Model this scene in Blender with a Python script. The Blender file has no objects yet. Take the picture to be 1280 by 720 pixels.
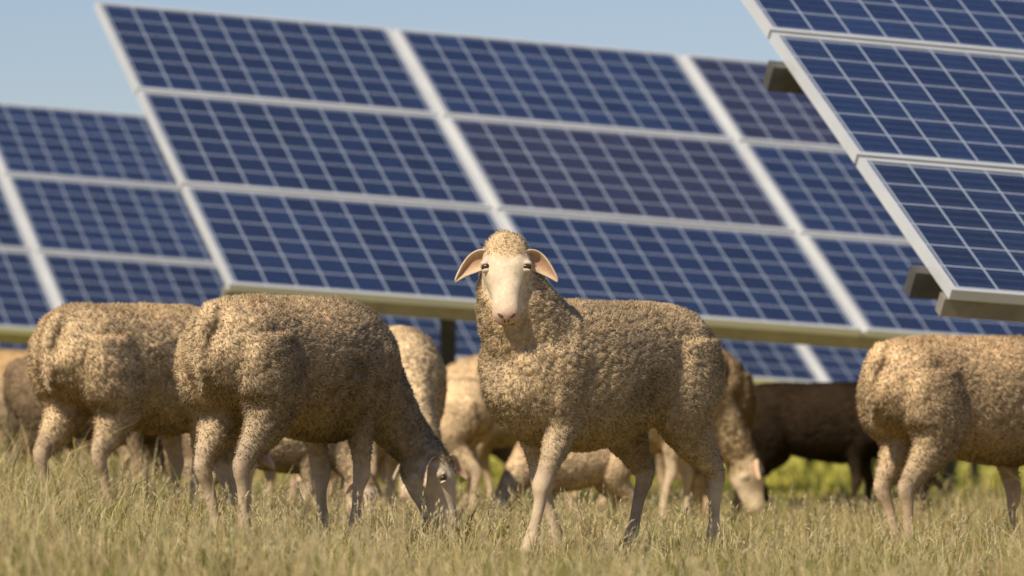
import bpy, math, random
import numpy as np
from mathutils import Vector, Matrix, noise, kdtree
random.seed(3); rng=np.random.default_rng(5)
scene=bpy.context.scene
scene.view_settings.view_transform='Standard'
scene.view_settings.look='None'
scene.view_settings.exposure=0
COL=scene.collection

# ------------------------------------------------------------------ helpers
def ground_z(x,y):
    return -0.385-1.2*np.tanh(np.asarray(x)/40.0)+0.010*np.sin(np.asarray(x)*1.9+np.asarray(y)*.8)+0.008*np.sin(np.asarray(y)*2.3-np.asarray(x)*1.1)

def new_mat(name):
    m=bpy.data.materials.new(name); m.use_nodes=True
    nt=m.node_tree; nt.nodes.clear()
    out=nt.nodes.new('ShaderNodeOutputMaterial'); b=nt.nodes.new('ShaderNodeBsdfPrincipled')
    nt.links.new(b.outputs[0],out.inputs[0])
    return m,nt,b,out
def N(nt,t,**kw):
    n=nt.nodes.new(t)
    for k,v in kw.items(): setattr(n,k,v)
    return n
def math_n(nt,op,a,b=None,c=None,clamp=False):
    n=nt.nodes.new('ShaderNodeMath'); n.operation=op; n.use_clamp=clamp
    for i,v in enumerate((a,b,c)):
        if v is None: continue
        if isinstance(v,(int,float)): n.inputs[i].default_value=v
        else: nt.links.new(v,n.inputs[i])
    return n.outputs[0]
def mixc(nt,f,a,b,mode='MIX'):
    n=nt.nodes.new('ShaderNodeMix'); n.data_type='RGBA'; n.blend_type=mode
    for s,v in ((n.inputs[0],f),(n.inputs[6],a),(n.inputs[7],b)):
        if isinstance(v,(int,float)): s.default_value=v
        elif isinstance(v,tuple): s.default_value=(*v,1) if len(v)==3 else v
        else: nt.links.new(v,s)
    return n.outputs[2]
def ramp(nt,f,stops):
    n=nt.nodes.new('ShaderNodeValToRGB'); e=n.color_ramp.elements
    e[0].position=stops[0][0]; e[0].color=(*stops[0][1],1)
    e[1].position=stops[-1][0]; e[1].color=(*stops[-1][1],1)
    for p,c in stops[1:-1]:
        x=e.new(p); x.color=(*c,1)
    nt.links.new(f,n.inputs[0]); return n.outputs[0]
def noise_n(nt,vec,scale,detail=3,rough=.5):
    n=nt.nodes.new('ShaderNodeTexNoise'); n.inputs['Scale'].default_value=scale
    n.inputs['Detail'].default_value=detail; n.inputs['Roughness'].default_value=rough
    if vec is not None: nt.links.new(vec,n.inputs['Vector'])
    return n.outputs[0]

# ------------------------------------------------------------------ materials
def mat_fleece(name,tuft=False):
    m,nt,b,o=new_mat(name)
    at=N(nt,'ShaderNodeAttribute',attribute_name='col')
    oi=N(nt,'ShaderNodeObjectInfo'); tc=N(nt,'ShaderNodeTexCoord')
    c=mixc(nt,1.0,at.outputs['Color'],oi.outputs['Color'],'MULTIPLY')
    # each animal gets its own offset in the dirt pattern
    off=N(nt,'ShaderNodeVectorMath',operation='ADD'); nt.links.new(tc.outputs['Object'],off.inputs[0])
    sc=N(nt,'ShaderNodeVectorMath',operation='SCALE'); nt.links.new(oi.outputs['Color'],sc.inputs[0]); sc.inputs['Scale'].default_value=17.0
    nt.links.new(sc.outputs[0],off.inputs[1])
    n1=noise_n(nt,off.outputs[0],4.5,5,.62)
    r1=ramp(nt,n1,[(.32,(.68,.63,.58)),(.47,(.99,.98,.96)),(.7,(1.12,1.10,1.07))])
    c=mixc(nt,.8,c,r1,'MULTIPLY')
    if not tuft:
        n2=noise_n(nt,tc.outputs['Object'],90,4,.65)
        r2=ramp(nt,n2,[(.35,(.78,.73,.67)),(.6,(1.05,1.05,1.05))])
        c=mixc(nt,.5,c,r2,'MULTIPLY')
    nt.links.new(c,b.inputs['Base Color'])
    b.inputs['Roughness'].default_value=.95
    b.inputs['Specular IOR Level'].default_value=.12
    if not tuft:
        bp=N(nt,'ShaderNodeBump'); bp.inputs['Strength'].default_value=.4; bp.inputs['Distance'].default_value=.003
        n3=noise_n(nt,tc.outputs['Object'],170,3,.7)
        nt.links.new(n3,bp.inputs['Height']); nt.links.new(bp.outputs[0],b.inputs['Normal'])
    else:
        t=nt.nodes.new('ShaderNodeBsdfTranslucent'); nt.links.new(c,t.inputs[0])
        mx=nt.nodes.new('ShaderNodeMixShader'); mx.inputs[0].default_value=.25
        nt.links.new(b.outputs[0],mx.inputs[1]); nt.links.new(t.outputs[0],mx.inputs[2]); nt.links.new(mx.outputs[0],o.inputs[0])
    return m
def mat_simple(name,col,rough=.6,metal=0,nscale=20,var=.15,spec=.5):
    m,nt,b,o=new_mat(name)
    tc=N(nt,'ShaderNodeTexCoord')
    n=noise_n(nt,tc.outputs['Object'],nscale,4,.6)
    lo=tuple(max(0,v*(1-var)) for v in col); hi=tuple(v*(1+var) for v in col)
    nt.links.new(ramp(nt,n,[(.3,lo),(.7,hi)]),b.inputs['Base Color'])
    b.inputs['Roughness'].default_value=rough; b.inputs['Metallic'].default_value=metal
    b.inputs['Specular IOR Level'].default_value=spec
    return m
M_FLEECE=mat_fleece('hide_and_wool'); M_TUFT=mat_fleece('wool_tufts',True)
M_EAR=mat_fleece('ear_skin')
M_EYE=mat_simple('eye',(.045,.03,.016),.2,0,60,.2)
M_DARKSKIN=mat_simple('nostril_skin',(.14,.07,.05),.6,0,60,.2)
M_LID=mat_simple('eyelid_skin',(.66,.53,.41),.8,0,60,.12,.2)
M_ALU=mat_simple('aluminium_frame',(.72,.72,.71),.38,.3,3,.06)
M_GALV=mat_simple('galvanised_steel',(.36,.32,.26),.5,.4,6,.2)
M_DARKSTEEL=mat_simple('weathered_steel',(.10,.095,.085),.6,.3,8,.25)
M_BACK=mat_simple('backsheet',(.5,.5,.5),.7,0,5,.05)

def mat_pv():
    m,nt,b,o=new_mat('photovoltaic_cells')
    uv=N(nt,'ShaderNodeAttribute',attribute_name='cell')
    sp=N(nt,'ShaderNodeSeparateXYZ'); nt.links.new(uv.outputs['Vector'],sp.inputs[0])
    fu=math_n(nt,'FRACT',sp.outputs[0]); fv=math_n(nt,'FRACT',sp.outputs[1])
    du=math_n(nt,'ABSOLUTE',math_n(nt,'SUBTRACT',fu,.5)); dv=math_n(nt,'ABSOLUTE',math_n(nt,'SUBTRACT',fv,.5))
    gu=math_n(nt,'GREATER_THAN',du,.475); gv=math_n(nt,'GREATER_THAN',dv,.475)
    gap=math_n(nt,'MAXIMUM',gu,gv)
    b3=math_n(nt,'ABSOLUTE',math_n(nt,'SUBTRACT',math_n(nt,'FRACT',math_n(nt,'MULTIPLY',sp.outputs[1],3.0)),.5))
    bus=math_n(nt,'LESS_THAN',b3,.03)
    tint=N(nt,'ShaderNodeAttribute',attribute_name='tint')
    tc=N(nt,'ShaderNodeTexCoord')
    wn=N(nt,'ShaderNodeTexWhiteNoise',noise_dimensions='3D')
    cb=N(nt,'ShaderNodeCombineXYZ')
    nt.links.new(math_n(nt,'FLOOR',sp.outputs[0]),cb.inputs[0]); nt.links.new(math_n(nt,'FLOOR',sp.outputs[1]),cb.inputs[1])
    nt.links.new(cb.outputs[0],wn.inputs[0])
    cellc=ramp(nt,wn.outputs['Value'],[(0,(.78,.78,.82)),(1,(1.20,1.20,1.17))])
    vo=N(nt,'ShaderNodeTexVoronoi'); vo.inputs['Scale'].default_value=60; nt.links.new(tc.outputs['Object'],vo.inputs['Vector'])
    vc=ramp(nt,vo.outputs['Color'],[(0,(.8,.8,.8)),(1,(1.2,1.2,1.2))])
    base=mixc(nt,1.0,tint.outputs['Color'],cellc,'MULTIPLY'); base=mixc(nt,1.0,base,vc,'MULTIPLY')
    c=mixc(nt,math_n(nt,'MULTIPLY',bus,.26),base,(.30,.34,.42))
    c=mixc(nt,gap,c,(.38,.43,.52))
    nd=noise_n(nt,tc.outputs['Object'],2.2,5,.6)
    c=mixc(nt,math_n(nt,'MULTIPLY',nd,.03),c,(.4,.38,.34))
    nt.links.new(c,b.inputs['Base Color'])
    b.inputs['Roughness'].default_value=.3
    b.inputs['Coat Weight'].default_value=.7; b.inputs['Coat Roughness'].default_value=.08
    b.inputs['Specular IOR Level'].default_value=.3
    return m
M_PV=mat_pv()

# ------------------------------------------------------------------ solar tables
U=Vector((-.270,.822,.500)).normalized()
th=math.radians(20.2)
A_=Vector((math.cos(th),math.sin(th),-.060)); A_=(A_-U*A_.dot(U)).normalized()
NV=A_.cross(U).normalized()
class MB:
    def __init__(s): s.v=[];s.f=[];s.m=[];s.uv={};s.t={}
    def box(s,o,e1,e2,e3,mat):
        b=len(s.v)
        for k in ((0,0,0),(1,0,0),(1,1,0),(0,1,0),(0,0,1),(1,0,1),(1,1,1),(0,1,1)):
            s.v.append(o+e1*k[0]+e2*k[1]+e3*k[2])
        for q in ((3,2,1,0),(4,5,6,7),(0,1,5,4),(1,2,6,5),(2,3,7,6),(3,0,4,7)):
            s.f.append(tuple(b+i for i in q)); s.m.append(mat)
        return len(s.f)-5
def solar_table(P0,c0,c1,rows=3,post_start=1.0,prot=-.15,purple=(),name='solar_panel_table'):
    P0=Vector(P0); mb=MB(); W,H=1.65,1.03; pa,pu=1.685,1.053
    for c in range(c0,c1):
        for r in range(rows):
            o=A_*(c*pa)+U*(r*pu)+NV*random.uniform(-.002,.002)
            fw,fs=.020,.024; D=.04
            mb.box(o-NV*D,A_*W,U*fw,NV*D,1)
            mb.box(o-NV*D+U*(H-fw),A_*W,U*fw,NV*D,1)
            mb.box(o-NV*D+U*fw,A_*fs,U*(H-2*fw),NV*D,1)
            mb.box(o-NV*D+U*fw+A_*(W-fs),A_*fs,U*(H-2*fw),NV*D,1)
            k=mb.box(o-NV*.010+U*fw+A_*fs,A_*(W-2*fs),U*(H-2*fw),NV*.006,3)
            mb.m[k]=0
            bx,by=(c+20)*12,r*8
            mb.uv[k]=((bx-.1,by-.09),(bx+10.1,by-.09),(bx+10.1,by+6.09),(bx-.1,by+6.09))
            q=random.random()
            t=(.011,.024,.074)
            if q<.06 or (c,r) in purple: t=(.022,.023,.056)
            elif q<.4: t=(.010,.020,.058)
            g=random.uniform(.82,1.15)
            mb.t[k]=(t[0]*g,t[1]*g,t[2]*g)
        if c<c1-1:
            mb.box(A_*(c*pa+W+.003)-NV*.036,A_*(pa-W-.006),U*(rows*pu-.02),NV*.022,1)
    L0=c0*pa; L1=(c1-1)*pa+W
    S=rows*pu-.018
    mb.box(A_*(L0-.01)+U*.012-NV*.118,A_*(L1-L0+.02),U*.05,NV*.072,2)
    for uu in (.20,1.86,2.72):
        mb.box(A_*(L0-prot)+U*uu-NV*.147,A_*(L1-L0+2*prot),U*.06,NV*.102,4)
    x=L0+post_start
    while x<L1:
        mb.box(A_*x+U*.12-NV*.234,A_*.05,U*(S-.25),NV*.085,2)
        for uu in (.55,2.35):
            p=A_*x+U*uu-NV*.234
            w=P0+p; gz=float(ground_z(w.x,w.y))
            h=w.z-gz+.12
            mb.box(Vector((p.x-.018,p.y,gz-P0.z-.15)),Vector((.085,0,0)),Vector((0,.06,0)),Vector((0,0,h+.05)),4)
        pa_=A_*(x+.02)+U*1.35-NV*.24; w=A_*(x+.02)+U*2.35-NV*.232
        bt=Vector((w.x,w.y,pa_.z-.45)); d=pa_-bt
        mb.box(bt,A_*.03,Vector((0,.04,0)),d,2)
        x+=2.9
    me=bpy.data.meshes.new(name)
    me.from_pydata([tuple(v) for v in mb.v],[],mb.f)
    for mt in (M_PV,M_ALU,M_GALV,M_BACK,M_DARKSTEEL): me.materials.append(mt)
    me.polygons.foreach_set('material_index',mb.m)
    nl=len(me.loops); ce=np.zeros((nl,3),np.float32); ti=np.ones((nl,4),np.float32)
    for k,u4 in mb.uv.items():
        li=me.polygons[k].loop_start
        for j in range(4):
            ce[li+j,:2]=u4[j]; ti[li+j,:3]=mb.t[k]
    me.attributes.new('cell','FLOAT_VECTOR','CORNER'); me.attributes.new('tint','FLOAT_COLOR','CORNER')
    me.attributes['cell'].data.foreach_set('vector',ce.ravel())
    me.attributes['tint'].data.foreach_set('color',ti.ravel())
    ob=bpy.data.objects.new(name,me); ob.location=P0; COL.objects.link(ob)
    return ob
solar_table((-1.365,27.1,.718),0,5,post_start=1.80,purple=((1,1),))
solar_table((1.571,20.0,.509),0,4,post_start=1.9,prot=.055)
solar_table((-2.70,34.3,.615),-4,8,post_start=1.3)
solar_table((-3.6,43.5,.60),-4,11,post_start=.4)
solar_table((-3.9,54.0,.60),-6,13,post_start=.9)
solar_table((-4.6,66.0,.60),-8,16,post_start=.2)

# ------------------------------------------------------------------ sheep
WOOL=(.80,.635,.43); FACE=(.75,.62,.48); LEG=(.56,.44,.32); HOOF=(.09,.07,.055)
def catmull(P,sub):
    P=np.array(P,float); n=len(P); out=[]
    for i in range(n-1):
        p0=P[max(i-1,0)];p1=P[i];p2=P[i+1];p3=P[min(i+2,n-1)]
        for k in range(sub):
            t=k/sub
            out.append(.5*((2*p1)+(-p0+p2)*t+(2*p0-5*p1+4*p2-p3)*t*t+(-p0+3*p1-3*p2+p3)*t**3))
    out.append(P[-1]); return np.array(out)
class Body:
    def __init__(s): s.v=[];s.f=[];s.c=[];s.w=[]
    def loft(s,st,side=(0,1,0),sub=4,seg=22,power=2.0,lab=None):
        S=catmull(st,sub); S[:,3:5]=np.maximum(S[:,3:5],.002)
        n=len(S); base=len(s.v); sd=np.array(side,float)
        for i in range(n):
            a=S[max(i-1,0),:3]; b=S[min(i+1,n-1),:3]; t=b-a; t/=np.linalg.norm(t)+1e-9
            u=sd-t*sd.dot(t); u/=np.linalg.norm(u); w=np.cross(t,u)
            for k in range(seg):
                an=2*math.pi*k/seg; ca,sa=math.cos(an),math.sin(an)
                e=2.0/power
                cx=math.copysign(abs(ca)**e,ca); sx=math.copysign(abs(sa)**e,sa)
                p=S[i,:3]+u*cx*S[i,3]+w*sx*S[i,4]
                s.v.append(p)
                cc=S[i,6:9]; ww=S[i,5]
                if lab: ww,cc=lab(i/(n-1),p,ww,cc)
                s.c.append(np.clip(cc,0,1)); s.w.append(min(1,max(0,ww)))
        for i in range(n-1):
            for k in range(seg):
                k2=(k+1)%seg
                s.f.append((base+i*seg+k,base+i*seg+k2,base+(i+1)*seg+k2,base+(i+1)*seg+k))
        for i,rev in ((0,True),(n-1,False)):
            ci=len(s.v); s.v.append(S[i,:3]); s.c.append(s.c[base+i*seg]); s.w.append(s.w[base+i*seg])
            for k in range(seg):
                k2=(k+1)%seg
                q=(ci,base+i*seg+k,base+i*seg+k2)
                s.f.append(q[::-1] if rev else q)
def st(x,y,z,w,h,wool,c): return (x,y,z,w,h,wool,*c)

def sheep_data(key,pose,voxel=.009,ntuft=40000,tl=.010,tw_=.0013,nlock=6000):
    B=Body(); W=WOOL
    tw=pose.get('trunk_w',1.0)
    T=[(-.450,.625,.04,.04),(-.435,.62,.09,.08),(-.395,.615,.132,.118),(-.32,.607,.160,.146),(-.20,.592,.176,.160),(-.05,.568,.200,.178),(.10,.556,.217,.182),(.21,.558,.212,.168),(.30,.558,.195,.150),(.37,.548,.160,.124),(.415,.54,.10,.080),(.432,.54,.04,.03)]
    B.loft([st(f,0,z,w*tw,h,1,W) for f,z,h,w in T],sub=4,seg=32,power=2.1)
    for sg in (1,-1):
        B.loft([st(-.36,sg*.085,.70,.03,.03,1,W),st(-.31,sg*.09,.66,.055,.070,1,W),st(-.22,sg*.085,.64,.04,.05,1,W)],seg=14)
        B.loft([st(.20,sg*.10,.70,.03,.05,1,W),st(.26,sg*.110,.58,.055,.085,1,W),st(.29,sg*.100,.45,.045,.06,1,W)],seg=14)
    B.loft([st(-.40,0,.72,.035,.03,1,W),st(-.445,0,.69,.030,.026,1,W),st(-.465,.005,.62,.023,.018,1,W),st(-.465,.005,.53,.019,.014,1,W),st(-.457,0,.47,.010,.009,1,W)],seg=12)
    hind=[(-.28,.66,.06,.11,1,W),(-.275,.56,.082,.138,1,W),(-.25,.47,.080,.122,1,W),(-.262,.395,.057,.082,.9,W),(-.315,.325,.034,.050,.7,W),(-.356,.275,.0245,.036,.4,LEG),(-.360,.245,.0220,.031,.2,LEG),(-.344,.20,.0175,.0222,0,LEG),(-.330,.13,.0160,.0185,0,LEG),(-.32,.085,.0205,.025,0,LEG),(-.30,.05,.020,.023,0,LEG),(-.29,.028,.025,.032,0,HOOF),(-.282,0,.028,.040,0,HOOF)]
    front=[(.25,.62,.06,.11,1,W),(.245,.50,.058,.098,1,W),(.222,.415,.043,.066,.9,W),(.235,.34,.033,.040,.6,W),(.25,.275,.0265,.0305,.3,LEG),(.256,.235,.0270,.030,.05,LEG),(.247,.19,.0178,.0205,0,LEG),(.246,.13,.0160,.0180,0,LEG),(.246,.085,.0205,.0245,0,LEG),(.258,.05,.0195,.0220,0,LEG),(.266,.028,.025,.032,0,HOOF),(.274,0,.028,.040,0,HOOF)]
    for nm,L,sg in (('LF',front,1),('RF',front,-1),('LR',hind,1),('RR',hind,-1)):
        df,dl=pose['legs'][nm]
        S=[]
        for f,z,w,h,wo,c in L:
            k=max(0,1-z/.55)
            S.append(st(f+df*k,sg*(.108-.02*min(1,(.6-z)/.5))+dl*k,z,w,h,wo,c))
        B.loft(S,side=(0,1,0),sub=4,seg=16)
    B.loft([st(*p[:3],p[3],p[4],1,W) for p in pose['neck']],sub=5,seg=24)
    O=np.array(pose['head']); yaw=pose['yaw']; p=pose['pitch']; HS=pose.get('hs',.9)
    fac=np.array((math.cos(yaw),math.sin(yaw),0)); up=np.array((0,0,1.))
    hx=math.cos(p)*fac-math.sin(p)*up; hz=math.sin(p)*fac+math.cos(p)*up; hy=np.cross(hz,hx)
    def H(s,y,z): return O+HS*(hx*s+hy*y+hz*z)
    HST=[(-.035,.040,.035,0),(-.015,.064,.060,0),(.02,.076,.072,.002),(.055,.078,.077,.002),(.09,.072,.075,-.002),(.125,.058,.065,-.006),(.16,.047,.055,-.010),(.195,.043,.047,-.013),(.222,.041,.041,-.017),(.242,.032,.031,-.020),(.252,.014,.014,-.020)]
    TOPW=np.array((.64,.495,.32))
    def lab(t,pp,ww,cc):
        q=(np.array(pp)-O)/HS; s=q.dot(hx); z=q.dot(hz); y=abs(q.dot(hy))
        lim=.034+max(0,z)*.55-y*.30
        w=min(1,max(0,(lim-s)/.025+.5))
        if z<0: w=min(1,max(0,(.05-s)/.04+.5))
        c=np.array(FACE)*(1-w)+TOPW*w
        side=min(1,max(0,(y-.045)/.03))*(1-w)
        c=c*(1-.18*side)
        if s>.195:
            k=min(1,(s-.195)/.045)*.75; c=c*(1-k)+np.array((.56,.38,.31))*k
        return w*.6,c
    B.loft([(*H(s,0,z),w*HS,h*HS,0,*FACE) for s,w,h,z in HST],side=hy,sub=5,seg=28,power=2.2,lab=lab)
    B.loft([(*H(-.05,0,.02),.02,.02,.6,*TOPW),(*H(-.015,0,.034),.062*HS,.036*HS,.6,*TOPW),(*H(.020,0,.044),.056*HS,.032*HS,.6,*TOPW),(*H(.045,0,.054),.02,.016,.6,*TOPW)],side=hy,sub=4,seg=16)
    for sg in (1,-1):
        for c0,r,ln in (((.070,sg*.061,.034),.024,.03),((.06,sg*.050,-.030),.032,.05),((.222,sg*.022,-.002),.016,.02)):
            a=H(c0[0]-ln*.6,c0[1],c0[2]); m=H(*c0); e=H(c0[0]+ln*.6,c0[1]*.92,c0[2])
            B.loft([(*a,r*.3,r*.3,0,*FACE),(*m,r*HS,r*HS,0,*FACE),(*e,r*.3,r*.3,0,*FACE)],side=hy,sub=4,seg=12,lab=lab)
    B.loft([(*H(.10,0,-.058),.022,.012,0,*FACE),(*H(.17,0,-.054),.026,.014,0,*FACE),(*H(.222,0,-.046),.026,.013,0,*FACE),(*H(.238,0,-.042),.012,.007,0,*FACE)],side=hy,sub=4,seg=14,lab=lab)
    me=bpy.data.meshes.new('tmp'); me.from_pydata([tuple(v) for v in B.v],[],B.f)
    tmp=bpy.data.objects.new('tmp',me); COL.objects.link(tmp)
    md=tmp.modifiers.new('r','REMESH'); md.mode='VOXEL'; md.voxel_size=voxel; md.use_smooth_shade=True
    ms=tmp.modifiers.new('s','SMOOTH'); ms.factor=.5; ms.iterations=5
    dg=bpy.context.evaluated_depsgraph_get(); dg.update()
    out=bpy.data.meshes.new_from_object(tmp.evaluated_get(dg))
    bpy.data.objects.remove(tmp)
    n=len(out.vertices); co=np.empty(n*3,np.float32); out.vertices.foreach_get('co',co); co=co.reshape(-1,3)
    no=np.empty(n*3,np.float32); out.vertices.foreach_get('normal',no); no=no.reshape(-1,3)
    print('sheep',key,n,'z',co[:,2].min(),co[:,2].max())
    kd=kdtree.KDTree(len(B.v))
    for i,v in enumerate(B.v): kd.insert(Vector(v),i)
    kd.balance()
    # centres of the wool locks, unevenly spread so locks differ in size
    pw=np.array([.35+1.3*max(0,noise.noise(Vector(c_)*9)+.35) for c_ in co]); pw/=pw.sum()
    lc=rng.choice(n,min(nlock,n),replace=False,p=pw)
    kl=kdtree.KDTree(len(lc)); lr=.52*math.sqrt(1.9/nlock)*1.4
    for j,i in enumerate(lc): kl.insert(Vector(co[i]),int(i))
    kl.balance()
    ltone=rng.uniform(.92,1.08,n)
    cols=np.ones((n,4),np.float32); wool=np.zeros(n,np.float32); disp=np.zeros(n,np.float32)
    Bc=np.array(B.c); Bw=np.array(B.w)
    sd=pose.get('seed',0)*7.3
    for i in range(n):
        p_=Vector(co[i]); r=kd.find_n(p_,5)
        ws=np.array([1/(q[2]+.002) for q in r]); ws/=ws.sum(); ids=[q[1] for q in r]
        w=float(ws@Bw[ids]); c=ws@Bc[ids]
        wool[i]=w
        q=p_+Vector((sd,sd*.3,0))
        lump=noise.noise(q*5.5)
        n2=noise.noise(q*18)
        n3=noise.noise(q*40)
        ld=kl.find(p_); lk=max(0,1-ld[2]/lr)
        disp[i]=w*(.010*lump+.0040*n2+.0018*n3+.0034*(lk-.5))+(1-w)*.0012*n2
        dirt=max(0,noise.noise(q*3.1+Vector((5,5,5)))*1.5)
        hz_=p_.z
        k=1-.34*w*dirt
        k*=1+w*(n3*.10+n2*.14+(lk-.6)*.22)  # crevice shade between wool locks painted into the colour, following their height
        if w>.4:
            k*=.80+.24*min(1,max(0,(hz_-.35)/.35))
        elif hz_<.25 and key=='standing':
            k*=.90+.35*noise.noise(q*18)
        else:
            k*=1+.16*noise.noise(q*30)+.12*noise.noise(q*70)
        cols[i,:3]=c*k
    co2=co+no*disp[:,None]
    out.vertices.foreach_set('co',co2.astype(np.float32).ravel())
    ca=out.color_attributes.new('col','FLOAT_COLOR','POINT'); ca.data.foreach_set('color',cols.ravel())
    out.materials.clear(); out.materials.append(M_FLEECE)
    out.polygons.foreach_set('use_smooth',[True]*len(out.polygons))
    out.update(); out.name='sheep_body_'+key
    out.calc_loop_triangles()
    nt_=len(out.loop_triangles); tri=np.empty(nt_*3,np.int32); out.loop_triangles.foreach_get('vertices',tri); tri=tri.reshape(-1,3)
    a,b,c=co2[tri[:,0]],co2[tri[:,1]],co2[tri[:,2]]
    area=.5*np.linalg.norm(np.cross(b-a,c-a),axis=1); wt=wool[tri].mean(1)
    pr=area*np.clip(wt-.12,0,1); pr/=pr.sum()
    idx=rng.choice(nt_,ntuft,p=pr); r1=np.sqrt(rng.random(ntuft)); r2=rng.random(ntuft)
    ba=np.stack([1-r1,r1*(1-r2),r1*r2],1)
    P=(co2[tri[idx]]*ba[:,:,None]).sum(1); Nn=(no[tri[idx]]*ba[:,:,None]).sum(1); Nn/=np.linalg.norm(Nn,axis=1)[:,None]+1e-9
    Cc=(cols[tri[idx]]*ba[:,:,None]).sum(1); wl=(wool[tri[idx]]*ba).sum(1)
    near=np.empty(ntuft,np.int64)
    for i in range(ntuft):
        near[i]=kl.find(P[i])[1]
    ltl=rng.uniform(.82,1.22,n)[near]
    tc_=(co2[near]+no[near]*tl*.9)-P
    tc_/=np.linalg.norm(tc_,axis=1)[:,None]+1e-9
    ldir=rng.normal(size=(n,3))[near]*.10
    rnd=rng.normal(size=(ntuft,3)); rnd-=Nn*(rnd*Nn).sum(1)[:,None]; rnd/=np.linalg.norm(rnd,axis=1)[:,None]
    d1=Nn*1.0+rnd*.40+tc_*.30+ldir+np.array((-.05,0,-.1)); d1/=np.linalg.norm(d1,axis=1)[:,None]
    d2=Nn*.35+rnd*.60+tc_*.55+ldir*2+np.array((-.1,0,-.2)); d2/=np.linalg.norm(d2,axis=1)[:,None]
    sdv=np.cross(Nn,d1); sdv/=np.linalg.norm(sdv,axis=1)[:,None]+1e-9
    Ln=(tl*rng.uniform(.5,1.2,ntuft)*ltl*(.30+.70*wl))[:,None]
    wd=(rng.uniform(.65,1.35,ntuft)*tw_)[:,None]
    p0=P-Nn*.001; pm=p0+d1*Ln*.6; pt=pm+d2*Ln*.6
    V=np.stack([p0-sdv*wd,p0+sdv*wd,pm+sdv*wd*.8,pm-sdv*wd*.8,pt],1).reshape(-1,3)
    br=(rng.uniform(.88,1.12,ntuft)*ltone[near])[:,None]
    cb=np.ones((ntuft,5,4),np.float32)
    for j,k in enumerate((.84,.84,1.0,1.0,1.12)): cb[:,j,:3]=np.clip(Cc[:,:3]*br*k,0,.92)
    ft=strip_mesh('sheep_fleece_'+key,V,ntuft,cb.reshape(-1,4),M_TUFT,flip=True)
    off_=P-co2[near]; off_/=lr
    nn=Nn+rnd*.15+off_*.28; nn/=np.linalg.norm(nn,axis=1)[:,None]
    nn=np.repeat(nn,5,axis=0)
    ft.polygons.foreach_set('use_smooth',[True]*len(ft.polygons))
    ft.normals_split_custom_set_from_vertices(nn.tolist())
    # ---- ears
    down=-up; ev=[];ef=[];ec=[]
    for sg in (1,-1):
        base=H(.028,sg*.058,.018); e=sg*hy*.96+down*.10-fac*.06; e/=np.linalg.norm(e)
        nf=fac*.92-up*.22; nf-=e*nf.dot(e); nf/=np.linalg.norm(nf)
        wv=np.cross(nf,e)
        L=.108; b0=len(ev); NI,NJ=16,10
        for i in range(NI+1):
            t=i/NI; c_=base+e*L*(t-.12*t*t)+down*(.058*t*t)
            w_=.034*(math.sin(math.pi*min(1,.22+.78*t))**.7)*(1-.32*t)+.0012
            for j in range(NJ+1):
                q=j/NJ*2-1
                ev.append(tuple(c_+wv*w_*q+nf*(.021*(q*q)*(1-t*.6)-.006*math.sin(3*t)+.002*math.sin(9*t+sg))))
                k=min(1,abs(q)**2*1.1+max(0,t-.75)*2)
                inner=np.array((.46,.29,.20)); rim=np.array((.66,.52,.38))
                ec.append((*(inner*(1-k)+rim*k),1))
        for i in range(NI):
            for j in range(NJ):
                x=b0+i*(NJ+1)+j; ef.append((x,x+1,x+NJ+2,x+NJ+1))
    em=bpy.data.meshes.new('sheep_ears_'+key); em.from_pydata(ev,[],ef); em.materials.append(M_EAR)
    ca=em.color_attributes.new('col','FLOAT_COLOR','POINT'); ca.data.foreach_set('color',np.array(ec,np.float32).ravel())
    em.polygons.foreach_set('use_smooth',[True]*len(em.polygons))
    fv=[];ff=[];fm=[]
    def ell(c,r,mat,axes=None,n=10):
        ax=axes or (hx,hy,hz); b0=len(fv)
        for i in range(n+1):
            ph=math.pi*i/n
            for j in range(2*n):
                an=math.pi*j/n
                q=(math.sin(ph)*math.cos(an),math.sin(ph)*math.sin(an),math.cos(ph))
                fv.append(tuple(c+ax[0]*q[0]*r[0]+ax[1]*q[1]*r[1]+ax[2]*q[2]*r[2]))
        for i in range(n):
            for j in range(2*n):
                j2=(j+1)%(2*n); ff.append((b0+i*2*n+j,b0+i*2*n+j2,b0+(i+1)*2*n+j2,b0+(i+1)*2*n+j)); fm.append(mat)
    for sg in (1,-1):
        ell(H(.0850,sg*.0620,.0440),(.0100,.0150,.0120),0)
        ell(H(.0735,sg*.0625,.0445),(.0085,.0165,.0135),2)
        ell(H(.0970,sg*.0600,.0390),(.0055,.0150,.0112),2)
        ax=(hx,hy*.8-sg*hx*.45,hz)
        ell(H(.241,sg*.0190,.004),(.0060,.0105,.0062),1,ax)
        ell(H(.2505,sg*.006,-.014),(.003,.0024,.010),1)
    ell(H(.2480,0,-.0330),(.004,.025,.0028),1)
    fmsh=bpy.data.meshes.new('sheep_face_'+key); fmsh.from_pydata(fv,[],ff)
    for mt in (M_EYE,M_DARKSKIN,M_LID): fmsh.materials.append(mt)
    fmsh.polygons.foreach_set('material_index',fm); fmsh.polygons.foreach_set('use_smooth',[True]*len(ff))
    return out,ft,em,fmsh

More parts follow.
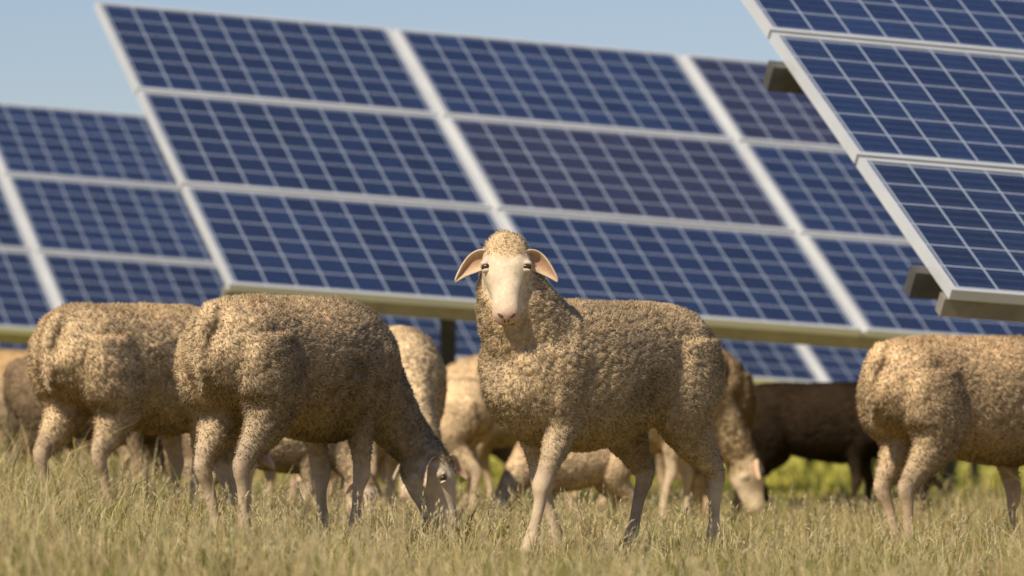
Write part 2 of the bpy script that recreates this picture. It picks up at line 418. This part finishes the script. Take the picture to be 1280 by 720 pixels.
def strip_mesh(name,V,n,colors,mat,flip=False):
    me=bpy.data.meshes.new(name)
    me.vertices.add(len(V)); me.vertices.foreach_set('co',V.astype(np.float32).ravel())
    b=(np.arange(n)*5)[:,None]
    pat=[3,2,1,0,4,2,3] if flip else [0,1,2,3,3,2,4]
    loops=(b+np.array([pat])).ravel().astype(np.int32)
    me.loops.add(len(loops)); me.loops.foreach_set('vertex_index',loops)
    me.polygons.add(2*n)
    ls=(np.arange(n)[:,None]*7+np.array([[0,4]])).ravel().astype(np.int32)
    me.polygons.foreach_set('loop_start',ls)
    me.update(calc_edges=True); me.validate()
    ca=me.color_attributes.new('col','FLOAT_COLOR','POINT'); ca.data.foreach_set('color',colors.astype(np.float32).ravel())
    me.materials.append(mat)
    return me

def place_sheep(data,x,y,deg,scale=1.0,tint=(1,1,1),name='sheep'):
    e=bpy.data.objects.new(name,None); e.empty_display_size=.3; COL.objects.link(e)
    e.location=(x,y,float(ground_z(x,y))-.004); e.rotation_euler=(0,0,math.radians(deg)); e.scale=(scale,)*3
    for nm,me in zip(('body','fleece','ears','face_details'),data):
        if name=='black_sheep' and nm=='face_details':
            me=me.copy(); me.materials[2]=M_EYE
        o=bpy.data.objects.new(nm,me); COL.objects.link(o); o.parent=e; o.color=(*tint,1)
        if nm=='ears':
            s=o.modifiers.new('s','SOLIDIFY'); s.thickness=.006; s.offset=0
            s=o.modifiers.new('b','SUBSURF'); s.levels=1; s.render_levels=1
    return e

stand=dict(seed=1,
  legs=dict(LF=(.17,.0),RF=(-.19,.0),LR=(-.12,.0),RR=(.08,.0)),
  neck=[(.18,0,.60,.13,.16),(.29,.0,.66,.132,.15),(.358,.008,.74,.110,.120),(.390,.012,.80,.092,.096),(.408,.015,.85,.078,.078),(.416,.018,.89,.052,.05)],
  head=(.418,.016,.902),yaw=math.atan2(.669,.743),pitch=math.radians(55),hs=.92)
D_STAND=sheep_data('standing',stand,voxel=.0058,ntuft=180000,tl=.0105,tw_=.00105,nlock=8500)
def graze(seed,yaw=0,side=0,legs=None,tw=1.0,hz=.30):
    return dict(seed=seed,trunk_w=tw,
      legs=legs or dict(LF=(.06,.0),RF=(-.10,.0),LR=(-.06,.0),RR=(.09,.0)),
      neck=[(.18,0,.59,.12,.16),(.30,0,.56,.12,.150),(.40,side*.2,.48,.092,.118),(.47,side*.5,.39,.074,.090),(.515,side*.8,.325,.062,.072),(.535,side,.28,.048,.048)],
      head=(.525,side,hz),yaw=yaw,pitch=math.radians(66),hs=1.02)
D_G1=sheep_data('grazing_a',graze(2,yaw=-1.05,side=-.10,hz=.285,legs=dict(LF=(.03,0),RF=(-.06,0),LR=(.06,.0),RR=(-.07,-.01))),voxel=.0068,ntuft=140000,tl=.0112,tw_=.00115,nlock=7500)
D_G2=sheep_data('grazing_b',graze(3,yaw=.3,side=.05,tw=1.05),voxel=.0090,ntuft=70000,tl=.0125,tw_=.0015,nlock=6000)

place_sheep(D_STAND,.252,16.4,228,1.0,(1.0,.98,.94))
place_sheep(D_G1,-.66,16.95,56,1.0,(.94,.92,.89))
place_sheep(D_G2,-1.26,19.0,52,1.0,(.99,.95,.88))
place_sheep(D_G1,1.565,19.0,38,1.0,(1.02,.97,.90))
place_sheep(D_G2,-.47,21.0,-78,1.0,(1.15,1.15,1.12))
place_sheep(D_G2,.07,26.0,188,.95,(1.02,.97,.90))
place_sheep(D_G2,.47,23.2,4,.92,(1.12,1.10,1.06))
place_sheep(D_G1,.79,24.0,100,1.0,(.80,.74,.66))
place_sheep(D_G1,1.43,26.2,-8,.86,(.075,.062,.056),name='black_sheep')
place_sheep(D_G2,-2.62,29.0,170,.95,(.92,.82,.68))
place_sheep(D_G1,-1.62,22.0,-15,.82,(.50,.45,.42))
place_sheep(D_G2,-.75,25.0,200,.9,(1.05,1.02,.98))
place_sheep(D_G1,-.28,29.5,-150,.9,(.62,.57,.53))
place_sheep(D_G2,-1.20,22.8,-25,.72,(1.12,1.09,1.05))
place_sheep(D_G1,-.88,20.2,15,.62,(1.05,1.03,1.0))
place_sheep(D_G2,-1.95,26.5,-160,.9,(.78,.73,.68))
place_sheep(D_G2,.25,21.5,195,.55,(1.12,1.10,1.08))
place_sheep(D_G2,-.42,24.0,160,.8,(1.13,1.11,1.08))
place_sheep(D_G1,-2.05,24.5,30,.75,(.95,.92,.88))
place_sheep(D_G1,-.98,23.5,-170,.7,(.48,.43,.40))

# ------------------------------------------------------------------ ground
def axis(vals): return np.array(sorted(set(np.round(vals,4))))
xs=axis(np.concatenate([np.linspace(-6,6,61),np.linspace(-30,30,41),np.linspace(-600,600,31)]))
ys=axis(np.concatenate([np.linspace(-5,40,181),np.linspace(40,120,60),np.linspace(-200,1500,40)]))
XX,YY=np.meshgrid(xs,ys); ZZ=ground_z(XX,YY)
me=bpy.data.meshes.new('ground'); nx,ny=len(xs),len(ys)
me.from_pydata(np.stack([XX,YY,ZZ],-1).reshape(-1,3).tolist(),[],[(j*nx+i,j*nx+i+1,(j+1)*nx+i+1,(j+1)*nx+i) for j in range(ny-1) for i in range(nx-1)])
gm,nt,b,o=new_mat('meadow_ground')
tc=N(nt,'ShaderNodeTexCoord')
n1=noise_n(nt,tc.outputs['Object'],1.2,6,.65); n2=noise_n(nt,tc.outputs['Object'],25,5,.7)
c=mixc(nt,n1,(.24,.22,.07),(.40,.31,.15))
c=mixc(nt,.6,c,ramp(nt,n2,[(.3,(.5,.5,.42)),(.7,(1.3,1.3,1.2))]),'MULTIPLY')
sp=N(nt,'ShaderNodeSeparateXYZ'); nt.links.new(tc.outputs['Object'],sp.inputs[0])
far=N(nt,'ShaderNodeMapRange'); far.inputs[1].default_value=24; far.inputs[2].default_value=34; nt.links.new(sp.outputs[1],far.inputs[0])
c=mixc(nt,far.outputs[0],c,mixc(nt,n1,(.42,.42,.06),(.62,.52,.10)))
nt.links.new(c,b.inputs['Base Color']); b.inputs['Roughness'].default_value=1; b.inputs['Specular IOR Level'].default_value=.1
me.materials.append(gm)
me.polygons.foreach_set('use_smooth',[True]*len(me.polygons))
COL.objects.link(bpy.data.objects.new('ground',me))

# ------------------------------------------------------------------ grass
def grass_mat():
    m=bpy.data.materials.new('grass_blades'); m.use_nodes=True; nt=m.node_tree; nt.nodes.clear()
    o=nt.nodes.new('ShaderNodeOutputMaterial'); at=N(nt,'ShaderNodeAttribute',attribute_name='col')
    d=nt.nodes.new('ShaderNodeBsdfDiffuse'); t=nt.nodes.new('ShaderNodeBsdfTranslucent'); mx=nt.nodes.new('ShaderNodeMixShader')
    mx.inputs[0].default_value=.4
    nt.links.new(at.outputs['Color'],d.inputs[0]); nt.links.new(at.outputs['Color'],t.inputs[0])
    nt.links.new(d.outputs[0],mx.inputs[1]); nt.links.new(t.outputs[0],mx.inputs[2]); nt.links.new(mx.outputs[0],o.inputs[0])
    return m
M_GRASS=grass_mat()
def clump(x,y):
    return np.clip(.5+.28*np.sin(x*3.1+1.3*np.sin(y*2.2))+.25*np.sin(y*4.3+1.7*np.sin(x*2.7+1))+.2*np.sin(x*9.3+y*7.1),0,1)
def scatter(d0,d1,dens,margin=1.1):
    amax=.0914*d1+margin
    n=int(dens*(d1-d0)*2*amax); x=rng.uniform(-amax,amax,n); y=rng.uniform(d0,d1,n)
    k=np.abs(x)<.0914*y+margin; return x[k],y[k]
green=np.array([(.24,.26,.05),(.34,.34,.08),(.17,.20,.04),(.44,.39,.13)]); straw=np.array([(.74,.58,.30),(.58,.44,.21),(.80,.66,.38)])
def blades(x,y,h,w,strawp,lean=.45,tint=None):
    n=len(x); z=ground_z(x,y); az=rng.uniform(0,2*np.pi,n); la=rng.uniform(0,2*np.pi,n); ll=rng.random(n)**.8*lean
    base=np.stack([x,y,z-.005],1); side=np.stack([np.cos(az),np.sin(az)*.6,0*az],1)
    ld=np.stack([np.cos(la),np.sin(la),0*la],1)
    h=h[:,None]; ll=ll[:,None]; w=w[:,None]
    pm=base+ld*h*ll*.35+np.array((0,0,1))*h*.55; pt=base+ld*h*ll*1.1+np.array((0,0,1))*h*(1-.35*ll)
    V=np.stack([base-side*w,base+side*w,pm+side*w*.75,pm-side*w*.75,pt],1).reshape(-1,3)
    isS=rng.random(n)<strawp
    c=np.where(isS[:,None],straw[rng.integers(0,3,n)],green[rng.integers(0,4,n)])*rng.uniform(.60,1.2,n)[:,None]
    if tint is not None: c=c*tint
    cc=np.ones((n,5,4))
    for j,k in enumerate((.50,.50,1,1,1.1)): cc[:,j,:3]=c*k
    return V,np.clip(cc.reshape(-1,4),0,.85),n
parts=[]
edge=lambda x:1+1.4*np.clip((-x-.9),0,1)+.9*np.clip(x-1.0,0,1)+.3*np.clip(-x-.2,0,.6)
def patch(x,y): return np.clip(.5+.35*np.sin(x*2.3+y*1.2)+.35*np.sin(x*6.1-y*3.3+1)+.25*np.sin(x*13+y*6),0,1)
for d0,d1,dens,hh,ww,mg in ((8,11,350,.11,.0016,1.0),(11,14,1200,.080,.0016,1.0),(14,17,1900,.055,.0021,1.1),(17,22,1600,.072,.0023,1.1),(22,34,600,.06,.0035,1.3),(34,60,200,.05,.007,2)):
    x,y=scatter(d0,d1,dens,mg); cl=clump(x,y)
    h=hh*(.25+1.35*cl)*rng.uniform(.5,1.3,len(x))*np.where(rng.random(len(x))<.12,1.8,1.0)*edge(x)
    parts.append(blades(x,y,h,ww*rng.uniform(.5,1.5,len(x)),.34+.58*patch(x,y),lean=.85,tint=None if d0<30 else np.array((1.05,1.15,.62))))
# tussocks: dense local bunches of taller blades
tx,ty=scatter(12.5,21,10,.9); nb=70
x=np.repeat(tx,nb)+rng.normal(0,.035,len(tx)*nb); y=np.repeat(ty,nb)+rng.normal(0,.035,len(tx)*nb)
hs_=np.repeat(rng.uniform(.06,.15,len(tx)),nb)*rng.uniform(.5,1.2,len(x))*np.minimum(edge(x),1.7)
sp_=np.repeat(rng.choice([.2,.6,.9],len(tx)),nb)
parts.append(blades(x,y,hs_,np.full(len(x),.0018),sp_,lean=.8))
x,y=scatter(12,21,280,.9); k=rng.random(len(x))<(.15+.85*clump(x*1.3+1,y*.9+2)); x,y=x[k],y[k]
parts.append(blades(x,y,rng.uniform(.08,.18,len(x))*edge(x),np.full(len(x),.0014),.92,lean=1.0))
x,y=scatter(10,24,120,.9); k=rng.random(len(x))<(.10+.9*clump(x*.8+3,y*.7)**2); x,y=x[k],y[k]
h=rng.uniform(.10,.22,len(x))*(1+.6*np.clip(-x-.8,0,1)); parts.append(blades(x,y,h,np.full(len(x),.0014),1.0,lean=.5))
V=np.concatenate([p[0] for p in parts]); C=np.concatenate([p[1] for p in parts]); nn=sum(p[2] for p in parts)
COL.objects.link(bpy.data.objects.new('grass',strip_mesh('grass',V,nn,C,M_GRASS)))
tips=parts[-1][0].reshape(-1,5,3); n=len(tips); t=tips[:,4]; m_=tips[:,2:4].mean(1); dd=t-m_; dd/=np.linalg.norm(dd,axis=1)[:,None]
reps=10
allv=[];allc=[]
for r in range(reps):
    p=t-dd*(.006*r); rn=rng.normal(size=(n,3)); rn/=np.linalg.norm(rn,axis=1)[:,None]
    q=dd*.8+rn*.6; q/=np.linalg.norm(q,axis=1)[:,None]; sd_=np.cross(q,rn); sd_/=np.linalg.norm(sd_,axis=1)[:,None]+1e-9
    allv.append(np.stack([p-sd_*.0010,p+sd_*.0010,p+q*.006+sd_*.0018,p+q*.006-sd_*.0018,p+q*.015],1).reshape(-1,3))
    c=np.ones((n*5,4)); c[:,:3]=np.array((.66,.54,.32))*np.repeat(rng.uniform(.8,1.2,n),5)[:,None]; allc.append(c)
COL.objects.link(bpy.data.objects.new('grass_seed_heads',strip_mesh('grass_seed_heads',np.concatenate(allv),n*reps,np.concatenate(allc),M_GRASS)))

# ------------------------------------------------------------------ distant hedge
nh=26000; x=rng.uniform(-60,60,nh); y=100+rng.normal(0,1.3,nh)
top=3.0+.8*np.sin(x*.6)+.6*np.sin(x*1.7+1)+.4*np.sin(x*4.1)
z=ground_z(x,y)+top*rng.random(nh)**.7
rn=rng.normal(size=(nh,3)); r2=rng.normal(size=(nh,3)); rn/=np.linalg.norm(rn,axis=1)[:,None]; r2/=np.linalg.norm(r2,axis=1)[:,None]
P=np.stack([x,y,z],1); s_=.16
Vh=np.stack([P-rn*s_,P-r2*s_,P+rn*s_,P+r2*s_,P+rn*s_*1.3+r2*s_],1).reshape(-1,3)
ch=np.ones((nh*5,4)); ch[:,:3]=np.array((.06,.085,.03))*np.repeat(rng.uniform(.5,1.5,nh),5)[:,None]
COL.objects.link(bpy.data.objects.new('distant_hedge',strip_mesh('distant_hedge',Vh,nh,ch,M_GRASS)))

# ------------------------------------------------------------------ light, sky
EL=math.radians(42); AZ=math.radians(34)
sd=Vector((-math.sin(AZ)*math.cos(EL),-math.cos(AZ)*math.cos(EL),math.sin(EL)))
sun=bpy.data.lights.new('sun','SUN'); sun.energy=5.0; sun.angle=math.radians(.5); sun.color=(1,.90,.71)
so=bpy.data.objects.new('sun',sun); so.rotation_euler=sd.to_track_quat('Z','Y').to_euler(); COL.objects.link(so)
w=bpy.data.worlds.new('World'); scene.world=w; w.use_nodes=True; nt=w.node_tree
bg=nt.nodes['Background']; sk=nt.nodes.new('ShaderNodeTexSky'); sk.sky_type='NISHITA'; sk.sun_disc=False
sk.sun_elevation=EL; sk.sun_rotation=math.pi+AZ; sk.air_density=1.0; sk.dust_density=.2; sk.ozone_density=2.5
skc=mixc(nt,1.0,sk.outputs[0],(.94,.91,1.06),'MULTIPLY')
nt.links.new(skc,bg.inputs[0]); bg.inputs[1].default_value=.080

# ------------------------------------------------------------------ camera
cam=bpy.data.cameras.new('camera'); cam.sensor_width=36; cam.lens=36*7000/1280; cam.clip_end=3000
co_=bpy.data.objects.new('camera',cam); COL.objects.link(co_)
co_.location=(0,0,0); co_.rotation_euler=(math.radians(90)+math.atan(180/7000),0,0)
cam.dof.use_dof=True; cam.dof.focus_distance=16.2; cam.dof.aperture_fstop=4.8
scene.camera=co_
print('blades',nn)
